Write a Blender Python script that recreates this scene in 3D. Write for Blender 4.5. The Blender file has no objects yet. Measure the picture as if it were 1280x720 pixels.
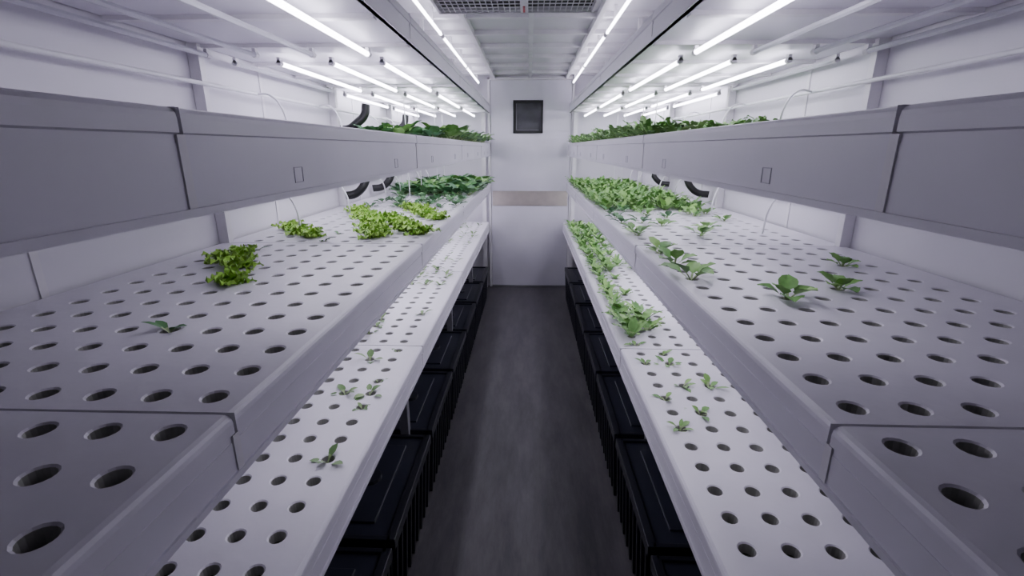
import bpy, math, random
from mathutils import Vector, Matrix
R=random.Random(7)
scene=bpy.context.scene
COL=scene.collection

# ---------------- materials ----------------
def new_mat(name):
    m=bpy.data.materials.new(name); m.use_nodes=True
    nt=m.node_tree; b=nt.nodes['Principled BSDF']
    return m,nt,b
def simple(name,c,rough=.5,metal=0.,var=0.08,scale=8,bump=0.0,bscale=60,spec=.5):
    m,nt,b=new_mat(name)
    tc=nt.nodes.new('ShaderNodeTexCoord')
    n=nt.nodes.new('ShaderNodeTexNoise'); n.inputs['Scale'].default_value=scale; n.inputs['Detail'].default_value=5
    nt.links.new(tc.outputs['Object'],n.inputs['Vector'])
    r=nt.nodes.new('ShaderNodeValToRGB')
    r.color_ramp.elements[0].position=.3; r.color_ramp.elements[1].position=.7
    r.color_ramp.elements[0].color=(*[max(0,x*(1-var)) for x in c],1)
    r.color_ramp.elements[1].color=(*[min(1,x*(1+var)) for x in c],1)
    nt.links.new(n.outputs['Fac'],r.inputs['Fac']); nt.links.new(r.outputs['Color'],b.inputs['Base Color'])
    b.inputs['Roughness'].default_value=rough; b.inputs['Metallic'].default_value=metal
    b.inputs['Specular IOR Level'].default_value=spec
    if bump>0:
        n2=nt.nodes.new('ShaderNodeTexNoise'); n2.inputs['Scale'].default_value=bscale
        nt.links.new(tc.outputs['Object'],n2.inputs['Vector'])
        bp=nt.nodes.new('ShaderNodeBump'); bp.inputs['Strength'].default_value=bump; bp.inputs['Distance'].default_value=.01
        nt.links.new(n2.outputs['Fac'],bp.inputs['Height']); nt.links.new(bp.outputs['Normal'],b.inputs['Normal'])
    return m
M={}
M['tray']=simple('white_tray_plastic',(.71,.69,.75),.33,0,.04,6,.08,30)
M['trayface']=simple('white_tray_front',(.68,.66,.73),.42,0,.04,4)
M['mould']=simple('moulded_latch',(.42,.40,.47),.45,0,.04,4)
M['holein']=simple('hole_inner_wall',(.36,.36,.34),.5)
M['water']=simple('nutrient_water',(.10,.12,.075),.25,0,.5,20)
M['wall']=simple('wall_panel_white',(.66,.64,.70),.5,0,.03,2)
M['ceil']=simple('ceiling_panel_white',(.66,.64,.69),.5,0,.03,2)
M['door']=simple('door_panel_white',(.66,.64,.72),.5,0,.07,2.5,.03,12)
M['trim']=simple('painted_trim',(.70,.68,.72),.45)
M['blackpl']=simple('black_tank_plastic',(.012,.013,.020),.36,0,.2,6)
M['blacklid']=simple('black_tank_lid',(.02,.022,.034),.3,0,.2,6)
M['hose']=simple('black_rubber_hose',(.010,.010,.012),.4)
M['steel']=simple('brushed_steel',(.56,.50,.47),.36,.8,.08,10)
M['grey']=simple('grey_metal',(.30,.30,.33),.4,.5)
M['dark']=simple('dark_void',(.01,.01,.012),.6)
M['glass']=simple('dark_window_glass',(.08,.08,.09),.12,0,.3,5)
M['red']=simple('red_indicator',(.5,.03,.05),.4)
M['tube']=simple('white_irrigation_tube',(.75,.75,.78),.4)
def emis(name,c,s):
    m,nt,b=new_mat(name)
    b.inputs['Base Color'].default_value=(.8,.8,.8,1)
    b.inputs['Emission Color'].default_value=(*c,1); b.inputs['Emission Strength'].default_value=s
    return m
M['led']=emis('led_tube_lit',(.89,.86,1.0),17.5)
M['ledoff']=simple('led_tube_unlit',(.6,.6,.65),.4)
def floor_mat():
    m,nt,b=new_mat('dark_floor_rubber')
    tc=nt.nodes.new('ShaderNodeTexCoord')
    mp=nt.nodes.new('ShaderNodeMapping'); mp.inputs['Scale'].default_value=(4.0,.9,1)
    n=nt.nodes.new('ShaderNodeTexNoise'); n.inputs['Scale'].default_value=2.4; n.inputs['Detail'].default_value=9; n.inputs['Roughness'].default_value=.7
    nt.links.new(tc.outputs['Object'],mp.inputs['Vector']); nt.links.new(mp.outputs['Vector'],n.inputs['Vector'])
    r=nt.nodes.new('ShaderNodeValToRGB')
    r.color_ramp.elements[0].position=.38; r.color_ramp.elements[1].position=.68
    r.color_ramp.elements[0].color=(.048,.045,.052,1); r.color_ramp.elements[1].color=(.118,.109,.118,1)
    nt.links.new(n.outputs['Fac'],r.inputs['Fac']); nt.links.new(r.outputs['Color'],b.inputs['Base Color'])
    r2=nt.nodes.new('ShaderNodeMapRange'); r2.inputs['To Min'].default_value=.30; r2.inputs['To Max'].default_value=.6
    nt.links.new(n.outputs['Fac'],r2.inputs['Value']); nt.links.new(r2.outputs['Result'],b.inputs['Roughness'])
    return m
M['floor']=floor_mat()
def leafmat(name,c1,c2,rough=.45,sat=1):
    m,nt,b=new_mat(name)
    g=nt.nodes.new('ShaderNodeNewGeometry'); r=nt.nodes.new('ShaderNodeValToRGB')
    r.color_ramp.elements[0].color=(*c1,1); r.color_ramp.elements[1].color=(*c2,1)
    nt.links.new(g.outputs['Random Per Island'],r.inputs['Fac'])
    tc=nt.nodes.new('ShaderNodeTexCoord'); n=nt.nodes.new('ShaderNodeTexNoise'); n.inputs['Scale'].default_value=70
    nt.links.new(tc.outputs['Object'],n.inputs['Vector'])
    mr=nt.nodes.new('ShaderNodeMapRange'); mr.inputs['To Min'].default_value=.7; mr.inputs['To Max'].default_value=1.15
    nt.links.new(n.outputs['Fac'],mr.inputs['Value'])
    mx=nt.nodes.new('ShaderNodeMix'); mx.data_type='RGBA'; mx.blend_type='MULTIPLY'; mx.inputs[0].default_value=1
    nt.links.new(r.outputs['Color'],mx.inputs[6]); nt.links.new(mr.outputs['Result'],mx.inputs[7])
    nt.links.new(mx.outputs[2],b.inputs['Base Color']); b.inputs['Roughness'].default_value=rough
    return m
M['lime']=leafmat('lime_lettuce_leaf',(.27,.56,.05),(.42,.72,.10))
M['green']=leafmat('herb_leaf_green',(.12,.31,.07),(.28,.52,.13))
M['darkg']=leafmat('dark_green_leaf',(.035,.14,.05),(.12,.30,.10))
M['sprout']=leafmat('seedling_leaf',(.12,.24,.08),(.24,.38,.14))
M['stem']=leafmat('pale_stem',(.30,.42,.18),(.42,.52,.28))

# ---------------- mesh buffer ----------------
class Buf:
    def __init__(s): s.v=[];s.f=[];s.m=[];s.mats=[]
    def mi(s,k):
        if k not in s.mats: s.mats.append(k)
        return s.mats.index(k)
    def quad(s,a,b,c,d,k):
        n=len(s.v); s.v+= [a,b,c,d]; s.f.append((n,n+1,n+2,n+3)); s.m.append(s.mi(k))
    def box(s,x0,x1,y0,y1,z0,z1,k):
        if x0>x1:x0,x1=x1,x0
        n=len(s.v)
        s.v+=[(x0,y0,z0),(x1,y0,z0),(x1,y1,z0),(x0,y1,z0),(x0,y0,z1),(x1,y0,z1),(x1,y1,z1),(x0,y1,z1)]
        for f in ((0,3,2,1),(4,5,6,7),(0,1,5,4),(1,2,6,5),(2,3,7,6),(3,0,4,7)):
            s.f.append(tuple(n+i for i in f)); s.m.append(s.mi(k))
    def cyl(s,p0,p1,r,k,n=8,r1=None):
        r1=r if r1 is None else r1
        p0=Vector(p0);p1=Vector(p1);d=(p1-p0).normalized()
        a=d.orthogonal().normalized();b=d.cross(a);i0=len(s.v)
        for p,rr in((p0,r),(p1,r1)):
            for i in range(n):
                t=2*math.pi*i/n; s.v.append(tuple(p+a*math.cos(t)*rr+b*math.sin(t)*rr))
        m=s.mi(k)
        for i in range(n):
            j=(i+1)%n; s.f.append((i0+i,i0+j,i0+n+j,i0+n+i)); s.m.append(m)
        s.f.append(tuple(i0+n-1-i for i in range(n)));s.m.append(m)
        s.f.append(tuple(i0+n+i for i in range(n)));s.m.append(m)
    def obj(s,name,parent=None,smooth=False,bevel=0,recalc=False):
        me=bpy.data.meshes.new(name); me.from_pydata(s.v,[],s.f)
        for k in s.mats: me.materials.append(M[k])
        me.polygons.foreach_set('material_index',s.m)
        if smooth: me.polygons.foreach_set('use_smooth',[True]*len(s.f))
        me.update()
        if recalc:
            import bmesh
            bm=bmesh.new(); bm.from_mesh(me); bmesh.ops.remove_doubles(bm,verts=bm.verts,dist=1e-5); bmesh.ops.recalc_face_normals(bm,faces=bm.faces); bm.to_mesh(me); bm.free()
        o=bpy.data.objects.new(name,me); COL.objects.link(o)
        if parent: o.parent=parent
        if bevel>0:
            md=o.modifiers.new('bevel','BEVEL'); md.width=bevel; md.segments=2; md.limit_method='ANGLE'
        return o
def empty(name,loc=(0,0,0)):
    o=bpy.data.objects.new(name,None); COL.objects.link(o); return o

# ---------------- room ----------------
W=1.18; Y0=-.68; Y1=5.24; H=2.20
b=Buf(); b.box(-W-.06,W+.06,Y0-.06,Y1+.1,-.06,0,'floor'); b.obj('floor')
b=Buf(); b.box(-W-.06,W+.06,Y0-.06,Y1+.1,H,H+.06,'ceil'); b.obj('ceiling')
b=Buf(); b.box(-W-.06,-W,Y0,Y1+.1,0,H,'wall')
y=Y0+.6
while y<Y1: b.box(-W,-W+.004,y,y+.02,0,H,'trim'); y+=1.15
b.obj('wall_left')
b=Buf(); b.box(W,W+.06,Y0,Y1+.1,0,H,'wall')
y=Y0+.6
while y<Y1: b.box(W-.004,W,y,y+.02,0,H,'trim'); y+=1.15
b.obj('wall_right')
b=Buf(); b.box(-W,W,Y1,Y1+.1,0,H,'wall'); b.obj('wall_back')
b=Buf(); b.box(-W,W,Y0-.06,Y0,0,H,'wall'); b.obj('wall_front')
# ceiling ribs
b=Buf()
for x in (-.36,.005,.37): b.box(x-.014,x+.014,Y0,Y1,H-.035,H,'trim')
y=.1
while y<Y1-.1:
    b.box(-W,W,y-.016,y+.016,H-.026,H,'trim'); y+=.4
b.box(-.40,.43,Y1-.03,Y1,H-.05,H,'trim')
b.obj('trim_ceiling_ribs')
# door
D=empty('door_1')
b=Buf(); dx0,dx1=-.395,.425; yf=Y1-.04
wx0,wx1,wz0,wz1=-.165,.140,1.645,1.965
for (x0,x1,z0,z1) in ((dx0,wx0,.015,2.15),(wx1,dx1,.015,2.15),(wx0,wx1,.015,wz0),(wx0,wx1,wz1,2.15)):
    b.box(x0,x1,yf,Y1-.002,z0,z1,'door')
b.obj('door_panel',D)
b=Buf()
for (x0,x1,z0,z1) in ((dx0-.03,dx0-.004,0,2.18),(dx1+.004,dx1+.03,0,2.18),(dx0-.03,dx1+.03,2.155,2.18)):
    b.box(x0,x1,yf-.012,Y1-.002,z0,z1,'trim')
b.box(dx0,dx1,yf-.004,yf+.01,.0,.02,'grey')
b.obj('door_frame',D,bevel=.003)
b=Buf(); b.box(dx0+.01,dx1-.01,yf-.006,yf-.0005,.905,1.06,'steel'); b.obj('steel_push_plate',D,bevel=.002)
b=Buf(); t=.022
for (x0,x1,z0,z1) in ((wx0,wx0+t,wz0,wz1),(wx1-t,wx1,wz0,wz1),(wx0,wx1,wz0,wz0+t),(wx0,wx1,wz1-t,wz1)):
    b.box(x0,x1,yf-.012,yf+.02,z0,z1,'dark')
b.box(wx0+.03,wx0+.036,yf+.004,yf+.012,wz0+.03,wz1-.03,'grey')
b.box(wx0+.03,wx1-.04,yf+.004,yf+.012,wz0+.03,wz0+.036,'grey')
b.obj('window_frame',D,bevel=.003)
b=Buf(); b.box(wx0+t,wx1-t,yf+.012,yf+.02,wz0+t,wz1-t,'glass'); b.obj('window_pane',D)

# ---------------- trays ----------------
P=.0860; NR=14; GAP=.006
def tray(name,s,front,zt,th,parent,body,marg):
    """perforated hydroponic tray, s=-1 left / +1 right; front = |x| of aisle edge"""
    b=Buf(); back=1.165
    x_a=front+marg; ncol=int((back-.005-x_a)/P); x_b=x_a+ncol*P
    N=16; rad=.0168
    kt=b.mi('tray')
    sq=[]
    for i in range(N):
        t=2*math.pi*(i+.5)/N; c,sn=math.cos(t),math.sin(t); q=.5*P/max(abs(c),abs(sn))
        sq.append((c,sn,c*q,sn*q))
    sec=1.780-2*(NR*P+GAP)
    holes=[]
    cuts=[]
    while sec<5.15:
        nr=min(NR,int((5.16-sec)/P)); ya=sec; yb=sec+nr*P; cuts.append((ya,yb))
        for r in range(nr):
            for c in range(ncol):
                cx=s*(x_a+(c+.5)*P); cy=ya+(r+.5)*P; holes.append((cx,cy))
                i0=len(b.v); hp=P/2
                for (co,si,_,_2) in sq: b.v.append((cx+co*rad,cy+si*rad,zt-.0025))
                for (co,si,_,_2) in sq: b.v.append((cx+co*(rad+.003),cy+si*(rad+.003),zt))
                for (co,si,_,_2) in sq: b.v.append((cx+co*rad*.92,cy+si*rad*.92,zt-.024))
                o0=len(b.v)
                for (co,si,qx,qy) in sq: b.v.append((cx+qx,cy+qy,zt))
                cn=len(b.v)
                for (ax,ay) in ((hp,hp),(-hp,hp),(-hp,-hp),(hp,-hp)): b.v.append((cx+ax,cy+ay,zt))
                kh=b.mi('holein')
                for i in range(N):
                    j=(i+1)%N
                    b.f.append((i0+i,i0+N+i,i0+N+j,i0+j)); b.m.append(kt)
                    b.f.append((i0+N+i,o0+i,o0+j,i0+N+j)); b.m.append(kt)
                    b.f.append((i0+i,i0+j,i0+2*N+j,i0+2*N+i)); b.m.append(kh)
                for q in range(4):
                    k0=int(((45+90*q)/360)*N-.5); k1=(k0+1)%N
                    b.f.append((o0+k0,cn+q,o0+k1)); b.m.append(kt)
        X=lambda x:s*x
        b.quad((X(front+.010),ya,zt),(X(x_a),ya,zt),(X(x_a),yb,zt),(X(front+.010),yb,zt),'tray')
        b.quad((X(x_b),ya,zt),(X(back),ya,zt),(X(back),yb,zt),(X(x_b),yb,zt),'tray')
        pr=[(front+.010,zt),(front+.004,zt-.002),(front+.001,zt-.006),(front,zt-.012),(front,zt-.028),(front+.004,zt-.030),(front+.004,zt-.050)]
        for (p,q) in zip(pr,pr[1:]):
            b.quad((X(p[0]),ya,p[1]),(X(p[0]),yb,p[1]),(X(q[0]),yb,q[1]),(X(q[0]),ya,q[1]),'trayface')
        for yy in (ya,yb):
            b.quad((X(front),yy,zt),(X(back),yy,zt),(X(back),yy,zt-.03),(X(front),yy,zt-.03),'tray')
        b.quad((X(front+.012),ya,zt-.026),(X(back),ya,zt-.026),(X(back),yb,zt-.026),(X(front+.012),yb,zt-.026),'water')
        sec=yb+GAP
    ya,yb=cuts[0][0],cuts[-1][1]
    b.box(s*(front+.006),s*back,ya,yb,zt-body,zt-.032,'trayface')
    b.box(s*(front+.003),s*(front+.016),ya,yb,zt-th,zt-.04,'trayface')   # front skirt
    b.box(s*(front-.001),s*(front+.020),ya,yb,zt-th,zt-th+.010,'trayface')
    for (a,c) in cuts:
        b.box(s*(front+.001),s*(front+.01),c-.004,c+GAP+.004,zt-th+.002,zt-.03,'trim')
        for yy in (a+.28,c-.28):
            w=.016
            if th<.1: continue
            for (p0,p1,q0,q1) in ((yy-w,yy+w,zt-.078,zt-.0765),(yy-w,yy+w,zt-.103,zt-.1015),(yy-w,yy-w+.0015,zt-.103,zt-.0765),(yy+w-.0015,yy+w,zt-.103,zt-.0765)):
                b.box(s*(front+.002),s*(front+.007),p0,p1,q0,q1,'mould')
    b.obj(name,parent)
    return holes
TI={}
FR={-1:dict(low=.42,mid=.40,up=.40,top=.40),1:dict(low=.37,mid=.40,up=.40,top=.40)}
MG={-1:dict(low=.045,mid=.012,up=.012,top=.012),1:dict(low=.028,mid=.012,up=.012,top=.012)}
ZT=dict(low=.735,mid=1.152,up=1.545,top=1.93)
TH=dict(low=.092,mid=.095,up=.125,top=.09)
BD=dict(low=.085,mid=.060,up=.070,top=.085)
for s in(-1,1):
    rk=empty('hydroponic_grow_rack')
    for k in ZT: TI[(s,k)]=tray('perforated_tray_'+k,s,FR[s][k],ZT[k],TH[k],rk,BD[k],MG[s][k])
    b=Buf()
    for y in (-.64,5.158):
        b.box(s*.45,s*.49,y,y+.022,0,2.0,'trim')
    for y in (-.64,.57,1.77,2.98,4.18,5.155):
        b.box(s*1.14,s*1.178,y,y+.03,0,2.0,'trim')
    for y in (.57,1.77,2.98,4.18):
        b.box(s*.50,s*.535,y,y+.035,0,.64,'grey')
    for y in (.57,1.77,2.98,4.18):
        b.box(s*.60,s*.62,y,y+.02,1.9,H,'trim')
    for k in ('top','up','mid'):
        zz=ZT[k]-BD[k]; y=-.45
        while y<5.15:
            b.box(s*.418,s*1.16,y-.015,y+.015,zz-.012,zz+.002,'trim'); y+=.376
    b.obj('rack_frame',rk)

# ---------------- LED lamps ----------------
def bar(b,x,y0,y1,z,on=True):
    b.box(x-.013,x+.013,y0,y1,z,z+.014,'trim')
    k='led' if on else 'ledoff'
    w=.010; h=.009
    b.quad((x-w,y0+.01,z),(x-w*.6,y0+.01,z-h),(x-w*.6,y1-.01,z-h),(x-w,y1-.01,z),k)
    b.quad((x-w*.6,y0+.01,z-h),(x+w*.6,y0+.01,z-h),(x+w*.6,y1-.01,z-h),(x-w*.6,y1-.01,z-h),k)
    b.quad((x+w*.6,y0+.01,z-h),(x+w,y0+.01,z),(x+w,y1-.01,z),(x+w*.6,y1-.01,z-h),k)
    for yy in(y0,y1-.01): b.box(x-.012,x+.012,yy,yy+.01,z-.011,z,'trim')
def tubelamp(b,x,y0,y1,z,on=True):
    """bare round tube on clips, z = mounting surface"""
    r=.0085; zc=z-.020
    b.cyl((x,y0+.02,zc),(x,y1-.02,zc),r,'led' if on else 'ledoff',7)
    for (a,c) in ((y0,y0+.02),(y1-.02,y1)): b.cyl((x,a,zc),(x,c,zc),.0105,'trim',8); b.box(x-.006,x+.006,a,c,zc,z,'trim')
starts=[-.27,.86,1.95,3.08,4.18]
for s in(-1,1):
    b=Buf()
    for y0 in starts:
        y1=y0+.94
        zc=ZT['top']-BD['top']-.012
        for x in (.556,.75,.95,1.12):
            on = y0>1.5 or (x<.6 and y0>.5)
            if x>1.1 and y0<3: on=False
            tubelamp(b,s*x,y0,y1,zc-.004,on)
        zc=ZT['up']-BD['up']-.012-.014
        for x in (.50,.76,1.02):
            bar(b,s*x,y0,y1,zc,y0>1.5 or (x<.6 and y0>.5))
        zc=ZT['mid']-BD['mid']-.012-.014
        for x in (.50,.76,1.02): bar(b,s*x,y0,y1,zc,y0>1.5 or (x<.6 and y0>.5))
        x= -.510 if s<0 else .435
        tubelamp(b,x,y0,min(y0+1.09,5.16),H-.055,y0>1.5)
        for yy in (.3,.8): b.box(x-.008,x+.008,y0+yy,y0+yy+.012,H-.066,H,'trim')
    b.obj('led_grow_lights')

# ---------------- ceiling AC vent ----------------
V=empty('ceiling_air_conditioner_vent')
vx0,vx1,vy0,vy1=-.435,.30,1.85,2.56; zb=H-.085
b=Buf(); b.box(vx0,vx1,vy0,vy1,zb+.03,H,'trim')
mid=-.030
for (x0,x1) in ((vx0,vx0+.012),(mid-.016,mid+.020),(vx1-.012,vx1)): b.box(x0,x1,vy0,vy1,zb,zb+.035,'trim')
b.box(vx0,vx1,vy0,vy0+.02,zb,zb+.035,'trim'); b.box(vx0,vx1,vy1-.010,vy1,zb,zb+.035,'trim')
b.obj('vent_housing',V)
b=Buf(); b.box(vx0+.012,vx1-.012,vy0+.02,vy1-.010,zb+.026,zb+.0295,'dark')
x=vx0+.028
while x<vx1-.02: b.box(x-.0018,x+.0018,vy0+.02,vy1-.010,zb+.004,zb+.007,'trim'); x+=.026
y=vy0+.05
while y<vy1-.02: b.box(vx0+.012,vx1-.012,y-.004,y+.004,zb+.004,zb+.007,'trim'); y+=.052
b.obj('vent_grille',V)
b=Buf(); b.box(mid-.004,mid+.006,vy1-.12,vy1-.03,zb-.004,zb+.001,'red'); b.obj('red_label_strip',V)

# ---------------- tanks ----------------
def tank(s,y0,y1,name='black_nutrient_tank'):
    b=Buf(); xf=.420 if s<0 else .390; xb=1.10; h=.335; tp=.018
    lo=(xf+tp,xb-tp,y0+tp,y1-tp); hi=(xf,xb,y0,y1)
    def ring(a,z): return [(s*a[0],a[2],z),(s*a[1],a[2],z),(s*a[1],a[3],z),(s*a[0],a[3],z)]
    r0=ring(lo,0.001); r1=ring(hi,h-.03)
    for i in range(4):
        j=(i+1)%4; b.quad(r0[i],r0[j],r1[j],r1[i],'blackpl')
    b.quad(*r0,'blackpl')
    n=8
    for i in range(n+1):
        yy=y0+.03+(y1-y0-.06)*i/n; w=.008
        i0=len(b.v)
        for z,xx in((.001,xf+tp),(h-.035,xf)):
            b.v+=[(s*(xx+.002),yy-w,z),(s*(xx-.014),yy-w,z),(s*(xx-.014),yy+w,z),(s*(xx+.002),yy+w,z)]
        for f in ((0,1,5,4),(1,2,6,5),(2,3,7,6),(0,1,2,3),(4,5,6,7)):
            b.f.append(tuple(i0+q for q in f)); b.m.append(b.mi('blackpl'))
    e=.016
    b.box(s*(xf-e),s*(xf+.012),y0-.004,y1+.004,h-.04,h,'blackpl')
    b.box(s*(xb-.012),s*(xb+e),y0-.004,y1+.004,h-.04,h,'blackpl')
    b.box(s*xf,s*xb,y0-.004,y0+.012,h-.04,h,'blackpl'); b.box(s*xf,s*xb,y1-.012,y1+.004,h-.04,h,'blackpl')
    b.box(s*(xf+.01),s*(xb-.01),y0+.01,y1-.01,h-.025,h-.010,'blacklid')
    b.box(s*(xf+.07),s*(xb-.07),y0+.07,y1-.07,h-.012,h-.002,'blacklid')
    b.cyl((s*(xf+.15),(y0+y1)/2,h-.004),(s*(xf+.15),(y0+y1)/2,h+.012),.04,'blackpl',14)
    b.obj(name,recalc=True,bevel=.002)
for s in(-1,1):
    y=-.60
    while y+.56<5.17:
        tank(s,y,y+.56); y+=.60

# ---------------- hoses ----------------
def hose(pts,r,mat,name,parent=None):
    c=bpy.data.curves.new(name,'CURVE'); c.dimensions='3D'; c.bevel_depth=r; c.bevel_resolution=3; c.resolution_u=8; c.use_fill_caps=True
    sp=c.splines.new('BEZIER'); sp.bezier_points.add(len(pts)-1)
    for p,q in zip(sp.bezier_points,pts): p.co=q; p.handle_left_type=p.handle_right_type='AUTO'
    c.materials.append(M[mat]); o=bpy.data.objects.new(name,c); COL.objects.link(o)
    if parent:o.parent=parent
    return o
for s,lst in((-1,((3.06,'up'),(4.05,'up'),(3.04,'mid'),(3.62,'mid'))),(1,((4.1,'mid'),(3.2,'mid')))):
    for (y,k) in lst:
        z=ZT[k]; r=.026 if s<0 else .022; x=1.0 if (s<0 and k=='up') else 1.02
        hose([(s*1.16,y-.02,z+.06),(s*1.10,y,z+.068),(s*1.055,y+.01,z+.10),(s*(x+.01),y+.03,z+.15),(s*x,y+.04,z+.21)],r,'hose','black_drain_hose')
T=empty('irrigation_tubing')
for s in(-1,1):
    for k in('mid','up'):
        z=ZT[k]
        hose([(s*1.13,-.5,z+.17),(s*1.13,2,z+.17),(s*1.13,5.1,z+.17)],.007,'tube','supply_pipe',T)
        for y in (2.1,2.7,3.4,3.8,4.5,4.9):
            zz=z+.15+.02*R.random()
            hose([(s*1.13,y,z+.17),(s*1.06,y-.03,zz+.01),(s*1.0,y-.06,zz-.05),(s*.99,y-.05,z-.005)],.004,'tube','drip_tube',T)
            if y>3: hose([(s*.86,y+.1,z-.005),(s*.86,y+.1,z+.1),(s*.865,y+.1,z+(.27 if k=='up' else .28))],.0035,'tube','riser_tube',T)

# ---------------- plants ----------------
def leaf(b,base,az,L,Wd,e0,e1,stem=.35,frill=0,lobes=0,nl=7,mat='green',cols=3,cup=.15,amin=.0):
    x,y,z=base; st=L/nl; prev=None; m=b.mi(mat); ms=b.mi('stem')
    ca,sa=math.cos(az),math.sin(az); ph=R.random()*6
    half=(cols-1)//2
    for i in range(nl+1):
        t=i/nl
        if t<stem: w=Wd*.07
        else:
            u=(t-stem)/(1-stem); w=Wd*.5*max(.07,math.sin(math.pi*min(1,(u*.92+.08)**.75))**.7)
            if lobes: w*=(.62+.38*abs(math.cos(u*math.pi*lobes)))
        el=e0+(e1-e0)*t
        i0=len(b.v)
        for c in range(-half,half+1):
            q=c/half
            off=w*q
            fz=abs(q)*w*cup*2
            if frill and t>=stem: fz+=frill*abs(q)*math.sin(i*2.6+c*1.9+ph)
            nx=-math.sin(el)*ca; ny=-math.sin(el)*sa; nz=math.cos(el)
            fo=frill*.5*math.cos(i*2.1+c+ph) if frill and t>=stem else 0
            b.v.append((x-sa*off+nx*fz+ca*fo,y+ca*off+ny*fz+sa*fo,z+nz*fz))
        if prev is not None:
            for c in range(cols-1):
                b.f.append((prev+c,prev+c+1,i0+c+1,i0+c)); b.m.append(ms if t<=stem+1e-6 else m)
        prev=i0
        x+=st*math.cos(el)*ca; y+=st*math.cos(el)*sa; z+=st*math.sin(el)
def lettuce(b,p,sz=1,mat='lime'):
    a0=R.random()*6; n=12
    for i in range(n):
        inner=i/n; az=a0+i*2.4
        leaf(b,p,az,(.115-.035*inner)*sz*R.uniform(.8,1.15),.062*sz,.55+.75*inner,-.15+.9*inner,.12,.015*sz,0,9,mat,5,.1)
def pakchoi(b,p,sz=1,mat='darkg',n=7):
    a0=R.random()*6
    for i in range(n):
        az=a0+i*2.4+R.uniform(-.3,.3); inn=i/n
        leaf(b,p,az,R.uniform(.10,.145)*sz,R.uniform(.055,.075)*sz,.75+.5*inn,-.25+.7*inn,.4,.003*sz,0,8,mat,5,.14)
def herb(b,p,sz=1,mat='green',n=10):
    a0=R.random()*6
    for i in range(n):
        az=a0+i*2.4+R.uniform(-.4,.4); inn=i/n
        leaf(b,p,az,R.uniform(.06,.115)*sz,R.uniform(.026,.040)*sz,.7+.6*R.random(),-.3+.9*R.random(),.3,.003*sz,2.5,10,mat,3,.1)
def sprout(b,p,sz=1,mat='sprout',n=4):
    a0=R.random()*6
    for i in range(n):
        az=a0+i*(6.28/n)+R.uniform(-.6,.6)
        leaf(b,p,az,R.uniform(.035,.065)*sz,R.uniform(.014,.022)*sz,R.uniform(.3,1.1),R.uniform(-.4,.3),.4,0,0,5,mat,3,.1)
def near(s,k,x,y):
    return min(TI[(s,k)],key=lambda h:(h[0]-x)**2+(h[1]-y)**2)
def at(h,k,dz=-.012): return (h[0]+R.uniform(-.004,.004),h[1]+R.uniform(-.004,.004),ZT[k]+dz)
used=set()
def put(b,fn,s,k,x,y,*a,**kw):
    h=near(s,k,x,y)
    if (s,k,h) in used: return
    used.add((s,k,h)); fn(b,at(h,k),*a,**kw)
XM=1.05; YM=5.03
b=Buf()
for (p,q,n) in (((-1.0,2.78),(-.62,1.93),10),((-.72,2.45),(-.46,2.02),6),((-.69,2.85),(-.46,2.45),6),((-1.0,1.55),(-.82,1.25),4),((-1.02,2.05),(-.92,1.9),3)):
    for i in range(n):
        t=i/(n-1); put(b,lettuce,-1,'mid',p[0]+(q[0]-p[0])*t,p[1]+(q[1]-p[1])*t,R.uniform(.64,.80))
b.obj('lime_lettuce_plants',smooth=True)
b=Buf()
for h in TI[(-1,'mid')]:
    if abs(h[0])>XM or h[1]>YM: continue
    if h[1]>3.68 and R.random()<.93:
        used.add((-1,'mid',h)); pakchoi(b,at(h,'mid'),R.uniform(.9,1.15),R.choice(('darkg','darkg','green')))
    elif 2.90<h[1]<3.65 and R.random()<.55 and (-1,'mid',h) not in used:
        used.add((-1,'mid',h)); pakchoi(b,at(h,'mid'),R.uniform(.4,.65),n=5)
b.obj('dark_leafy_greens',smooth=True)
b=Buf()
for h in TI[(-1,'up')]:
    if abs(h[0])>XM or h[1]>YM: continue
    if h[1]>2.7 and R.random()<.9: pakchoi(b,at(h,'up'),R.uniform(.85,1.15),R.choice(('darkg','green')),n=7)
b.obj('dark_leafy_greens',smooth=True)
b=Buf()
for h in TI[(1,'mid')]:
    if abs(h[0])>XM or h[1]>YM: continue
    if h[1]>2.85 and R.random()<.96: used.add((1,'mid',h)); herb(b,at(h,'mid'),R.uniform(.9,1.15))
b.obj('green_herb_plants',smooth=True)
b=Buf()
for (x,y) in ((.44,2.03),(.44,2.12),(.44,2.35),(.44,2.5),(.52,2.3),(.66,2.73),(.63,2.29),(.60,2.6),(.45,2.70),(.75,2.5),(.85,2.7),(.8,2.2),(.95,2.4),(.7,2.0),(.55,2.75),(1.0,2.7),(.9,2.6)):
    put(b,pakchoi,1,'mid',x,y,R.uniform(.5,.72),R.choice(('green','darkg')),n=5)
for (x,y,z) in ((.45,1.68,.62),(.45,1.50,.72),(.45,1.33,.75),(.62,1.1,.7),(.8,1.2,.6),(.95,1.5,.5)):
    put(b,pakchoi,1,'mid',x,y,z,'green',n=6)
b.obj('pak_choi_seedlings',smooth=True)
b=Buf()
for h in TI[(1,'up')]:
    if abs(h[0])>XM or h[1]>YM: continue
    if h[1]>1.9 and R.random()<.94: herb(b,at(h,'up'),R.uniform(.95,1.15),n=11)
b.obj('green_herb_plants',smooth=True)
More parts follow.
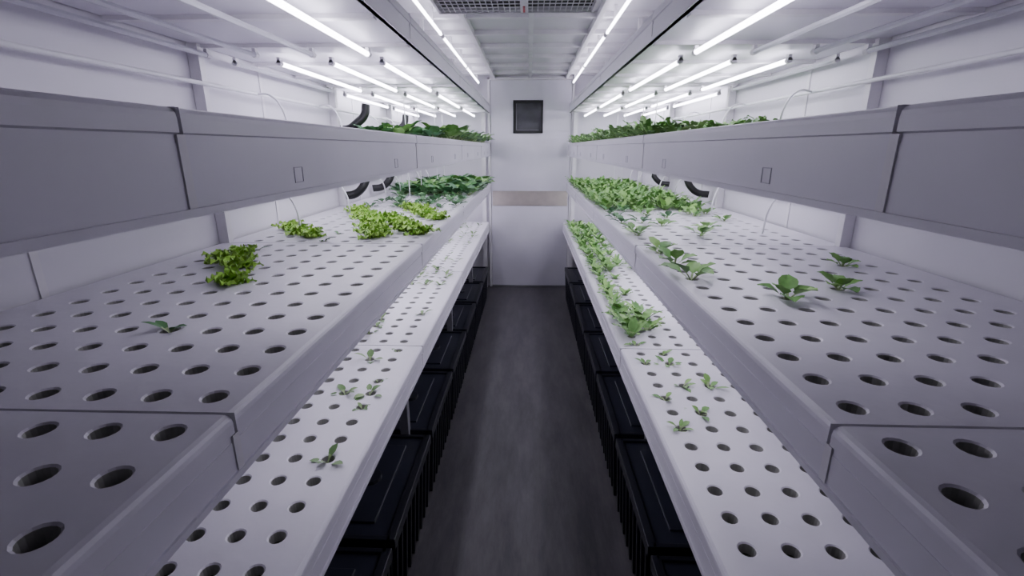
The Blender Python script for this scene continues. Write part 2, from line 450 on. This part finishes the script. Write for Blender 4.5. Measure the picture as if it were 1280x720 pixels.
b=Buf()
for h in TI[(1,'low')]:
    if h[0]>.75 or h[1]>YM: continue
    c=0 if h[0]<.48 else 1 if h[0]<.57 else 2
    y=h[1]
    if y>3.0: pr,sz=(.97,.95,.45)[c],R.uniform(.75,1.0)
    elif 2.25<y: pr,sz=(1,.25,.0)[c],R.uniform(.6,.9)
    elif 1.90<y: pr,sz=(1,.75,.0)[c],R.uniform(1.0,1.2)
    else: continue
    if R.random()<pr: herb(b,at(h,'low'),sz)
b.obj('green_herb_plants',smooth=True)
b=Buf()
for (x,y) in ((.44,1.78),(.44,1.63),(.53,1.45),(.45,1.38),(.53,1.62),(.45,1.2),(.62,1.5),(.53,1.3),(.53,1.75)):
    put(b,sprout,1,'low',x,y,R.uniform(.85,1.15),'green',n=6)
b.obj('tiny_seedlings',smooth=True)
b=Buf()
for h in TI[(-1,'low')]:
    if h[0]<-.75: continue
    pr=.06 if h[1]<1.6 else .18 if h[1]<2.2 else .16 if h[1]<2.6 else .5 if h[1]<3.4 else .15
    if R.random()<pr: sprout(b,at(h,'low'),R.uniform(.9,1.35),n=R.choice((3,4,5)))
for (x,y) in ((-.51,1.48),(-.6,1.4),(-.51,1.3),(-.51,1.74)): put(b,sprout,-1,'low',x,y,.7,'sprout',4)
b.obj('tiny_seedlings',smooth=True)
b=Buf()
for h in TI[(-1,'mid')]:
    if (-1,'mid',h) in used: continue
    if .3<h[1]<2.95 and abs(h[0])<XM and R.random()<.03: sprout(b,at(h,'mid'),1.0,'darkg',4)
b.obj('tiny_seedlings',smooth=True)

# ---------------- world + camera ----------------
w=bpy.data.worlds.new('world'); scene.world=w; w.use_nodes=True
w.node_tree.nodes['Background'].inputs[0].default_value=(.02,.02,.025,1)
cam=bpy.data.cameras.new('camera'); cam.sensor_width=36; cam.lens=600/1280*36; cam.clip_start=.02
co=bpy.data.objects.new('camera',cam); COL.objects.link(co)
co.location=(0,0,1.5); co.rotation_euler=(math.radians(90-16.26),0,math.radians(1.95))
scene.camera=co
